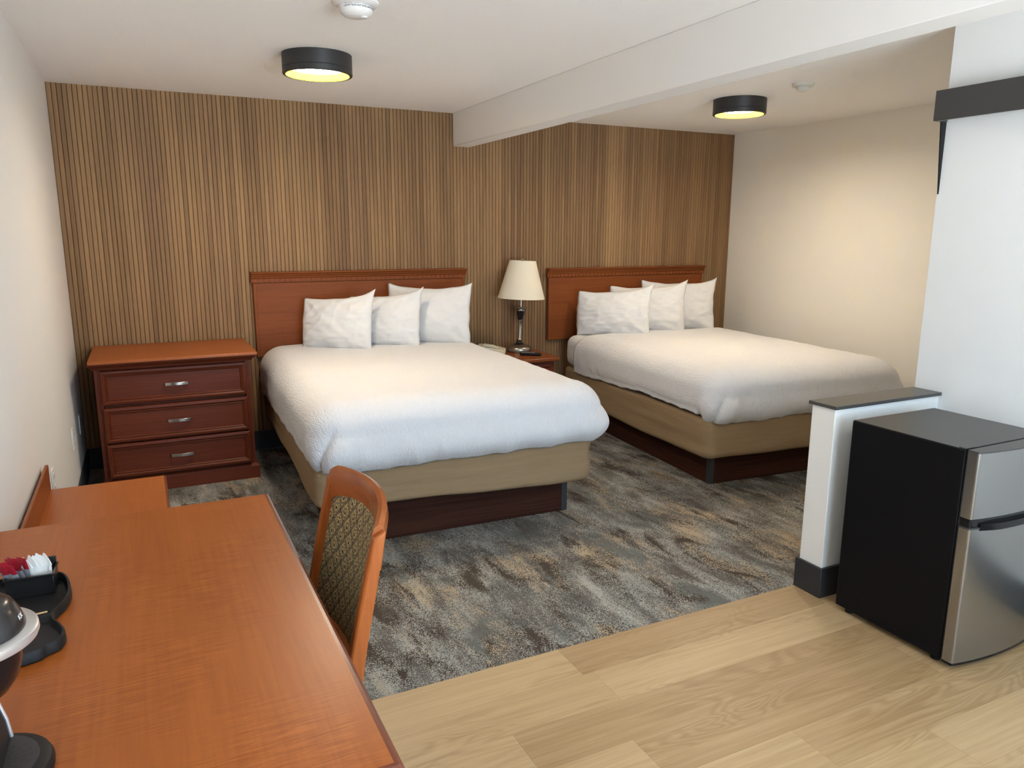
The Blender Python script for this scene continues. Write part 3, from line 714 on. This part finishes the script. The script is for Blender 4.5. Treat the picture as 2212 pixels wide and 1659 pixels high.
# ------------------------------------------------------------------ chair
def chair():
    # local frame: sitter faces -x, width along y; origin on the floor under the seat
    r=empty('desk_chair',(.588,-3.765,0),'wooden chair with gold brocade back pushed up to the desk','chair',rz=math.radians(-1.0))
    hw=.235
    def xb(z): return .165+.110*sm(.30,1.0,z)*1.05 if z>.45 else .165+.0*z      # recline line of the back posts
    def post(y):
        rings=[]
        for z in (0,.2,.42,.50,.60,.70,.80,.900):
            x=.175+(.085*((z-.45)/.45)**1.25 if z>.45 else .03*((.45-z)/.45)**1.3)
            d=.021-.006*max(0,(z-.45))/.45; wy=.0125
            rings.append([(x-d,y-wy,z),(x+d,y-wy,z),(x+d,y+wy,z),(x-d,y+wy,z)])
        # sloped top: front edge lower
        t=rings[-1]; rings[-1]=[(p[0],p[1],p[2]+(.018 if p[0]>rings[-1][0][0] else .004)) for p in t]
        return MB().loft(rings)
    for s in (-1,1): post(s*hw).build('back_post',M['cherry_z'],r,bevel=.006,seg=3)
    def bx(z): return .175+.085*((z-.45)/.45)**1.25
    # crest rail: arched upward and bowed backward between the posts
    n=28; rings=[]
    for i in range(n+1):
        t=-1+2*i/n; y=t*(hw-.005); bow=.052*(1-t*t); top=.936+.010*(1-t*t)+ (0 if abs(t)<.92 else -.008*((abs(t)-.92)/.08)); bot=.850+.026*(1-t*t)-(0 if abs(t)<.85 else .03*((abs(t)-.85)/.15)**2)
        x0=bx(.88)+bow
        ring=[]
        for z,dx in ((bot,-.012),(bot+.02,-.014),(top-.02,-.013),(top-.006,-.010),(top,0),(top-.006,.012),(top-.03,.017),(bot,.012)):
            ring.append((x0+dx+.085*(z-.86),y,z))
        rings.append(ring)
    MB().loft(rings).build('crest_rail',M['cherry_rail'],r,smooth='a',bevel=.0)
    rings=[]
    for i in range(n+1):
        t=-1+2*i/n; y=t*(hw-.01); bow=.045*(1-t*t); x0=bx(.52)+bow
        rings.append([(x0-.011,y,.50),(x0+.011,y,.50),(x0+.014,y,.54),(x0-.008,y,.54)])
    MB().loft(rings).build('lower_rail',M['cherry_rail'],r,bevel=.002)
    # upholstered back panel (front and back skins)
    nu,nv=26,26; vs=[];fs=[]
    for side in (0,1):
        for j in range(nv+1):
            for i in range(nu+1):
                u=-1+2*i/nu; v=j/nv
                top=.868+.026*(1-u*u)-.035*(max(0,abs(u)-.80)/.20)**2; z=.525+(top-.525)*v; y=u*(hw-.0175); bow=.049*(1-(y/hw)**2)
                puff=.010*(1-u**8)*(1-(2*v-1)**8)
                x=bx(z)+bow+(-.003-puff if side==0 else .003+puff*.6)
                vs.append((x,y,z))
    k=(nu+1)*(nv+1)
    for j in range(nv):
        for i in range(nu):
            a=j*(nu+1)+i; fs.append((a,a+1,a+nu+2,a+nu+1)); fs.append((a+k,a+k+nu+1,a+k+nu+2,a+k+1))
    mb=MB(); mb.add(vs,fs)
    edge=[j*(nu+1) for j in range(nv+1)]
    mb.build('back_cushion',M['brocade'],r,smooth=True)
    # seat
    mb=MB(); rings=[]
    for ins,z in ((.02,.430),(.004,.438),(0,.455),(.010,.474),(.05,.484),(.12,.488)):
        rings.append([(x,y,z) for x,y in rrect(-.27+ins,.165-ins,-.225+ins,.225-ins,.05-.0*ins,6)])
    mb.loft(rings).build('seat',M['brocade'],r,smooth=True)
    MB().box(-.25,-.23,-.20,.20,.37,.432).box(-.25,.16,-.215,-.197,.37,.432).box(-.25,.16,.197,.215,.37,.432).build('seat_frame',M['cherry_rail'],r,bevel=.002)
    for s in (-1,1):
        y=s*.205; rings=[[(-.245-d,y-d,z),(-.245+d,y-d,z),(-.245+d,y+d,z),(-.245-d,y+d,z)] for d,z in ((.014,0),(.018,.25),(.021,.432))]
        MB().loft(rings).build('front_leg',M['cherry_z'],r,bevel=.003)
        MB().box(-.24,.17,s*.208-.009,s*.208+.009,.18,.205).build('stretcher',M['cherry_rail'],r,bevel=.002)
chair()

# ------------------------------------------------------------------ fridge
def fridge():
    x0,x1=2.946,3.446; yb,yf=-3.511,-3.978
    r=empty('mini_fridge',((x0+x1)/2,yb,0),'black two-door mini fridge with stainless doors beside the white half wall','fridge',rz=0)
    w=.25; D=yf-yb
    MB().box(-w,w,D+.0,0,.024,.826).build('cabinet',M['fblack'],r,bevel=.004)
    MB().box(-w+.004,w-.004,D+.006,-.004,.826,.8272).build('top_panel',M['ftop'],r)
    MB().box(-w+.008,w-.008,D-.010,D,.03,.82).build('gasket',M['slot'],r)
    def plan(ins=0,b=.024,y0=D-.010,dep=.040):
        pts=[(-w+ins,y0)]; n=18
        yf_=y0-dep
        for i in range(5):
            a=PI/2*i/4; pts.append((-w+ins+.010-.010*math.cos(a),yf_+.010-.010*math.sin(a)-0))
        for i in range(1,n):
            t=i/n; x=-w+ins+.010+(2*w-2*ins-.02)*t; pts.append((x,yf_-b*math.sin(PI*t)**.85))
        for i in range(5):
            a=PI/2*(1-i/4); pts.append((w-ins-.010+.010*math.cos(a),yf_+.010-.010*math.sin(a)))
        pts.append((w-ins,y0)); return pts
    def door(name,z0,z1):
        d=MB().prism(plan(),z0+.008,z1-.006,'z').build(name,M['steel'],r,smooth='a',bevel=0)
        MB().prism(plan(-.0006,dep=.0406),z1-.006,z1,'z').build('top_cap',M['ftop'],d)
        MB().prism(plan(-.0008,dep=.0408),z0,z0+.008,'z').build('bottom_cap',M['blackgl'],d)
        return d
    f=door('freezer_door',.577,.830); g=door('fridge_door',.022,.552)
    # moulded black grip along the top of the lower door
    MB().prism(plan(.004,dep=.036),.550,.578,'z').build('handle',M['blackgl'],g,smooth='a')
    pts=[]; n=16
    for i in range(n+1):
        t=.07+.86*i/n; x=-w+.010+(2*w-.02)*t; pts.append((x,D-.050-.024*math.sin(PI*t)**.85))
    poly=[(x,y-.012*min(1,6*min(i,n-i)/n)-.002) for i,(x,y) in enumerate(pts)]+[(x,y+.02) for x,y in reversed(pts)]
    MB().prism(poly,.541,.566,'z').build('grip_lip',M['blackgl'],g,smooth='a')
    MB().box(-w+.004,-w+.062,D+.001,D+.028,.8272,.832).build('hinge_cover',M['ftop'],r,bevel=.003)
    for x in (-w+.035,w-.035):
        for y in (D+.035,-.045): MB().lathe([(.017,0),(.017,.012),(.010,.013),(.010,.026)],16,c=(x,y,0)).build('foot',M['black'],r,smooth='a')
fridge()

# ------------------------------------------------------------------ things on the desk
def coffee():
    r=empty('coffee_maker',(.153,-4.315,.7605),'black single-cup coffee maker with silver ring at the end of the desk','coffee maker')
    # base: rounded front (+x), runs back under the column
    def D(rad,back):
        pts=[(back,-rad)]+[(rad*math.cos(a),rad*math.sin(a)) for a in [-PI/2+PI*i/24 for i in range(25)]]+[(back,rad)]
        return pts
    MB().loft([[(x,y,z) for x,y in D(rad,-.13)] for rad,z in ((.080,0),(.086,.004),(.087,.014),(.083,.022),(.074,.026))]).build('base',M['black'],r,smooth='a')
    gr=MB().loft([[(x,y,z) for x,y in D(rad,.008)] for rad,z in ((.068,.0255),(.0675,.0285))]).build('drip_grate',M['gratem'],r,smooth='a')
    mb=MB()
    for a in range(-4,5):
        an=a*PI/9.5
        for k in range(5):
            q=.018+.0095*k; cx,cy=.010+q*math.cos(an),q*math.sin(an)
            if math.hypot(cx,cy)<.060 and cx>.012:
                c,s=math.cos(an),math.sin(an); vs=[]
                for dx,dy in ((-.0028,-.0013),(.0028,-.0013),(.0028,.0013),(-.0028,.0013)): vs.append((cx+dx*c-dy*s,cy+dx*s+dy*c,.0288))
                mb.add(vs,[(0,1,2,3)])
    mb.build('grate_hole',M['slot'],gr)
    # column behind, with a bright trim on either front edge
    col=[]
    for z,xf in ((.022,.024),(.06,.020),(.10,.010),(.14,-.004),(.23,-.02)):
        col.append([(-.13,-.066,z),(xf,-.060,z),(xf,.060,z),(-.13,.066,z)])
    c=MB().loft(col).build('column',M['black'],r,bevel=.004)
    for s in (-1,1):
        MB().tube([(xf+.001,s*.061,z) for z,xf in ((.024,.024),(.06,.020),(.10,.010),(.14,-.004),(.18,-.012))],.0028,8).build('chrome_trim',M['silver'],c,smooth='a')
    hz=.236
    MB().lathe([(.0,.134),(.024,.136),(.044,.147),(.057,.166),(.064,.192),(.068,.226)],48,cap0=False).build('brew_bowl',M['blackgl'],r,smooth='a')
    MB().loft([[(x,y,z) for x,y in [(rad*math.cos(2*PI*i/56),rad*math.sin(2*PI*i/56)) for i in range(56)]] for rad,z in ((.076,.224),(.087,.225),(.089,.230),(.088,.238),(.084,.240),(.062,.241))]).build('ring',M['silver'],r,smooth='a')
    lid=MB().lathe([(.073,.2405),(.073,.244),(.067,.262),(.060,.275),(.052,.282),(.042,.2842),(.038,.2825),(.0,.2825)],48,cap0=False,cap1=False).build('lid',M['lidm'],r,smooth='a')
    MB().lathe([(.036,.282),(.036,.284),(.0,.2848)],32,cap1=False).build('lid_badge',M['silver'],lid,smooth='a')
    cu=bpy.data.curves.new('t','FONT'); cu.body='KX'; cu.size=.0105; cu.extrude=.0003; cu.align_x='CENTER'
    o=bpy.data.objects.new('t',cu); COL.objects.link(o); bpy.context.view_layer.update()
    me=bpy.data.meshes.new_from_object(o.evaluated_get(bpy.context.evaluated_depsgraph_get())); bpy.data.objects.remove(o)
    t=bpy.data.objects.new('brand_mark',me); COL.objects.link(t); t.parent=lid; me.materials.append(M['plate'])
    az=math.radians(-8)   # on the lid's outer face
    n=Vector((math.cos(az)*.97,math.sin(az)*.97,.24)).normalized(); tx=Vector((-math.sin(az),math.cos(az),0)); ty=n.cross(tx)
    p=Vector((.0702*math.cos(az),.0702*math.sin(az),.2545))
    t.matrix_local=Matrix(((tx.x,ty.x,n.x,p.x),(tx.y,ty.y,n.y,p.y),(tx.z,ty.z,n.z,p.z),(0,0,0,1)))
M['gratem']=plain('dark drip grate',(.030,.026,.025),.55)
M['lidm']=plain('dark lid plastic',(.022,.019,.019),.22)
coffee()
def tray():
    r=empty('condiment_tray',(0,0,.7605),'black lobed condiment tray on the desk behind the coffee maker','tray')
    right=[(.120,-3.592),(.165,-3.594),(.198,-3.612),(.213,-3.65),(.221,-3.70),(.221,-3.745),(.212,-3.785),(.199,-3.815),(.201,-3.845),(.216,-3.878),(.226,-3.915),(.220,-3.948),(.198,-3.965),(.185,-3.978),(.150,-3.988),(.120,-3.99)]
    left=[(.24-x,y) for x,y in right[1:-1]][::-1]
    out=catmull(right+left,5)
    cx=.12; cy=-3.79
    def off(d):
        n=len(out); res=[]
        for i in range(n):
            a,b=Vector(out[i-1]),Vector(out[(i+1)%n]); t=(b-a).normalized(); nn=Vector((t.y,-t.x)); p=Vector(out[i])
            if (p+nn*.001-Vector((cx,cy))).length<(p-Vector((cx,cy))).length and False: nn=-nn
            res.append(p+nn*d)
        return res
    s=-1 if (off(.01)[0]-Vector((cx,cy))).length>(Vector(out[0])-Vector((cx,cy))).length else 1
    rings=[[(p.x,p.y,z) for p in off(s*d)] for d,z in ((.004,0),(.0,.004),(.001,.022),(.003,.025),(.006,.0245),(.010,.009),(.014,.007))]
    MB().loft(rings).build('dish',M['black'],r,smooth='a')
    MB().prism([(-.012,.007),(-.005,.018),(.0,.0195),(.005,.018),(.012,.007)],.056,.194,'x').build('divider',M['black'],r,smooth='a',loc=(0,-3.815,0))
    # caddy box stands in the tray
    b=empty('packet_caddy',(.143,-3.650,.7682),'small black box of sugar packets standing in the condiment tray','box',rz=math.radians(-2))
    w,d,h=.046,.034,.046; t=.0025
    m=MB().box(-w,w,-d,-d+t,0,h).box(-w,-w+t,-d+t,d-t,0,h).box(w-t,w,-d+t,d-t,0,h).box(-w,w,d-t,d,0,h+.016).box(-w+t,w-t,-d+t,d-t,0,t)
    m.build('bin',M['blackgl2'],b,bevel=.0012)
    MB().box(-w-.003,w+.003,-d-.002,-d+.002,h-.004,h+.001).box(w-.002,w+.003,-d+.002,d,h-.004,h+.001).box(-w-.003,-w+.002,-d+.002,d,h-.004,h+.001).build('rim',M['blackgl2'],b,bevel=.001)
    # packets
    rnd=random.Random(5)
    reds=['red topped sugar packet leaning at the outer end of the caddy','second red topped sugar packet from the outer end of the caddy','third red topped sugar packet from the outer end of the caddy','red topped sugar packet in the middle of the red row','red topped sugar packet next to the innermost red one','innermost red topped sugar packet, beside the white packets']
    whites=['white sweetener packet next to the red ones in the caddy','second white sweetener packet counted from the red ones','third white sweetener packet counted from the red ones','fourth white sweetener packet counted from the red ones','fifth white sweetener packet counted from the red ones','last white sweetener packet, at the caddy end away from the red ones']
    def packet(x,y,yaw,lean,h,w,label,g,red):
        p=empty('sugar_packet' if red else 'sweetener_packet',(x,y,.7715),label,'packet',g); p.rotation_euler=(0,lean,yaw)
        def body(z0,z1,th):
            mb=MB(); rings=[]
            K=7
            for k in range(K+1):
                f=k/K; z=z0+(z1-z0)*f; tt=th*(math.sin(PI*min(1,max(0,f*.8+.1)))**.7)
                ring=[]
                for sgn in (1,-1):
                    for i in range(7):
                        uu=-1+2*i/6; uu=uu*sgn
                        ring.append((sgn*tt*(1-uu**4)+.001*math.sin(uu*5+z*60+x*900)+.0008*sgn*0, uu*w/2*(1-.03*math.sin(z*200)), z))
                rings.append(ring)
            return mb.loft(rings)
        if red:
            body(0,h*.66,.0030).build('foil_part',M['foil'],p,smooth='a')
            # folded red top
            body(h*.64,h,.0018).build('red_top',M['red'],p,smooth='a')
        else:
            body(0,h*.74,.0030).build('sachet',M['paper'],p,smooth='a')
            z0=h*.72; mb=MB(); mb.loft([[(.0016,-w/2,z0),(.0016,w/2,z0),(-.0016,w/2,z0),(-.0016,-w/2,z0)],[(.0006,-w*.30,h*.9),(.0006,w*.38,h*.9),(-.0006,w*.38,h*.9),(-.0006,-w*.30,h*.9)],[(.0004,w*.02,h+.004),(.0004,w*.16,h+.006),(-.0004,w*.16,h+.006),(-.0004,w*.02,h+.004)]])
            mb.build('torn_corner',M['paper'],p)
    for i in range(6): packet(.1105+.0052*i,-3.654+rnd.uniform(-.004,.004),math.radians(56+rnd.uniform(-16,16)),math.radians(-24+2.6*i+rnd.uniform(-4,4)),.088+rnd.uniform(-.006,.006),.030,reds[i],'red topped sugar packets in the caddy',True)
    for i in range(6): packet(.1445+.0058*i,-3.654+rnd.uniform(-.003,.003),math.radians(64+rnd.uniform(-12,12)),math.radians(-9+2.0*i+rnd.uniform(-2,2)),.075+rnd.uniform(-.004,.006),.027,whites[i],'white sweetener packets in the caddy',False)
    s=MB(); out=rrect(-.065,.065,-.003,.003,.0029,5); s.prism(out,0,.0014,'z'); o=s.build('stir_stick',M['stir'],None,loc=(.120,-3.812,.7801),rot=(0,0,math.radians(6)))
    tag(o,'thin birch stir stick lying across the condiment tray','stirrer')
M['blackgl2']=plain('black acrylic',(.012,.011,.011),.25)
tray()

# ------------------------------------------------------------------ light and camera
wd=bpy.data.worlds.new('daylight'); S.world=wd; wd.use_nodes=True
nt=wd.node_tree; bg=nt.nodes['Background']
tc=nt.nodes.new('ShaderNodeTexCoord'); sp=nt.nodes.new('ShaderNodeSeparateXYZ'); cr=nt.nodes.new('ShaderNodeValToRGB')
mr=nt.nodes.new('ShaderNodeMapRange'); mr.inputs[1].default_value=-1; mr.inputs[2].default_value=1
nt.links.new(tc.outputs['Generated'],sp.inputs[0]); nt.links.new(sp.outputs[2],mr.inputs[0]); nt.links.new(mr.outputs[0],cr.inputs[0])
cr.color_ramp.elements[0].position=.47; cr.color_ramp.elements[0].color=(GROUND*.76,GROUND*.88,GROUND,1)
cr.color_ramp.elements[1].position=.53; cr.color_ramp.elements[1].color=(.50,.74,1.0,1)
nt.links.new(cr.outputs[0],bg.inputs[0]); bg.inputs[1].default_value=SKY
pl=bpy.data.lights.new('window_portal','AREA'); pl.shape='RECTANGLE'; pl.size=WIN[1]-WIN[0]; pl.size_y=WIN[3]-WIN[2]; pl.cycles.is_portal=True
po=bpy.data.objects.new('window_portal',pl); COL.objects.link(po); po.location=((WIN[0]+WIN[1])/2,YF-.02,(WIN[2]+WIN[3])/2); po.rotation_euler=(math.radians(90),0,0)

cam=bpy.data.cameras.new('camera'); cam.sensor_width=36; cam.sensor_fit='HORIZONTAL'; cam.lens=1616.59/2212*36; cam.clip_start=.05; cam.clip_end=50
co=bpy.data.objects.new('camera',cam); COL.objects.link(co); S.camera=co
cx,cy,cz,yaw,pit,rol=.4196,-5.5293,1.5655,.4578,.2008,.0037
cY,sY,cP,sP=math.cos(yaw),math.sin(yaw),math.cos(pit),math.sin(pit)
f=Vector((sY*cP,cY*cP,-sP)); rr=Vector((cY,-sY,0)); uu=rr.cross(f)
r2=math.cos(rol)*rr+math.sin(rol)*uu; u2=-math.sin(rol)*rr+math.cos(rol)*uu
co.matrix_world=Matrix(((r2.x,u2.x,-f.x,cx),(r2.y,u2.y,-f.y,cy),(r2.z,u2.z,-f.z,cz),(0,0,0,1)))
vs=S.view_settings; vs.view_transform='Standard'; vs.look='None'; vs.gamma=1; vs.exposure=EXPO; vs.use_curve_mapping=False
S.cycles.max_bounces=7; S.cycles.diffuse_bounces=6; S.cycles.use_adaptive_sampling=True; S.cycles.adaptive_threshold=0.1; S.cycles.adaptive_min_samples=16; S.cycles.use_denoising=True; S.cycles.sample_clamp_indirect=20; S.cycles.caustics_reflective=False; S.cycles.caustics_refractive=False
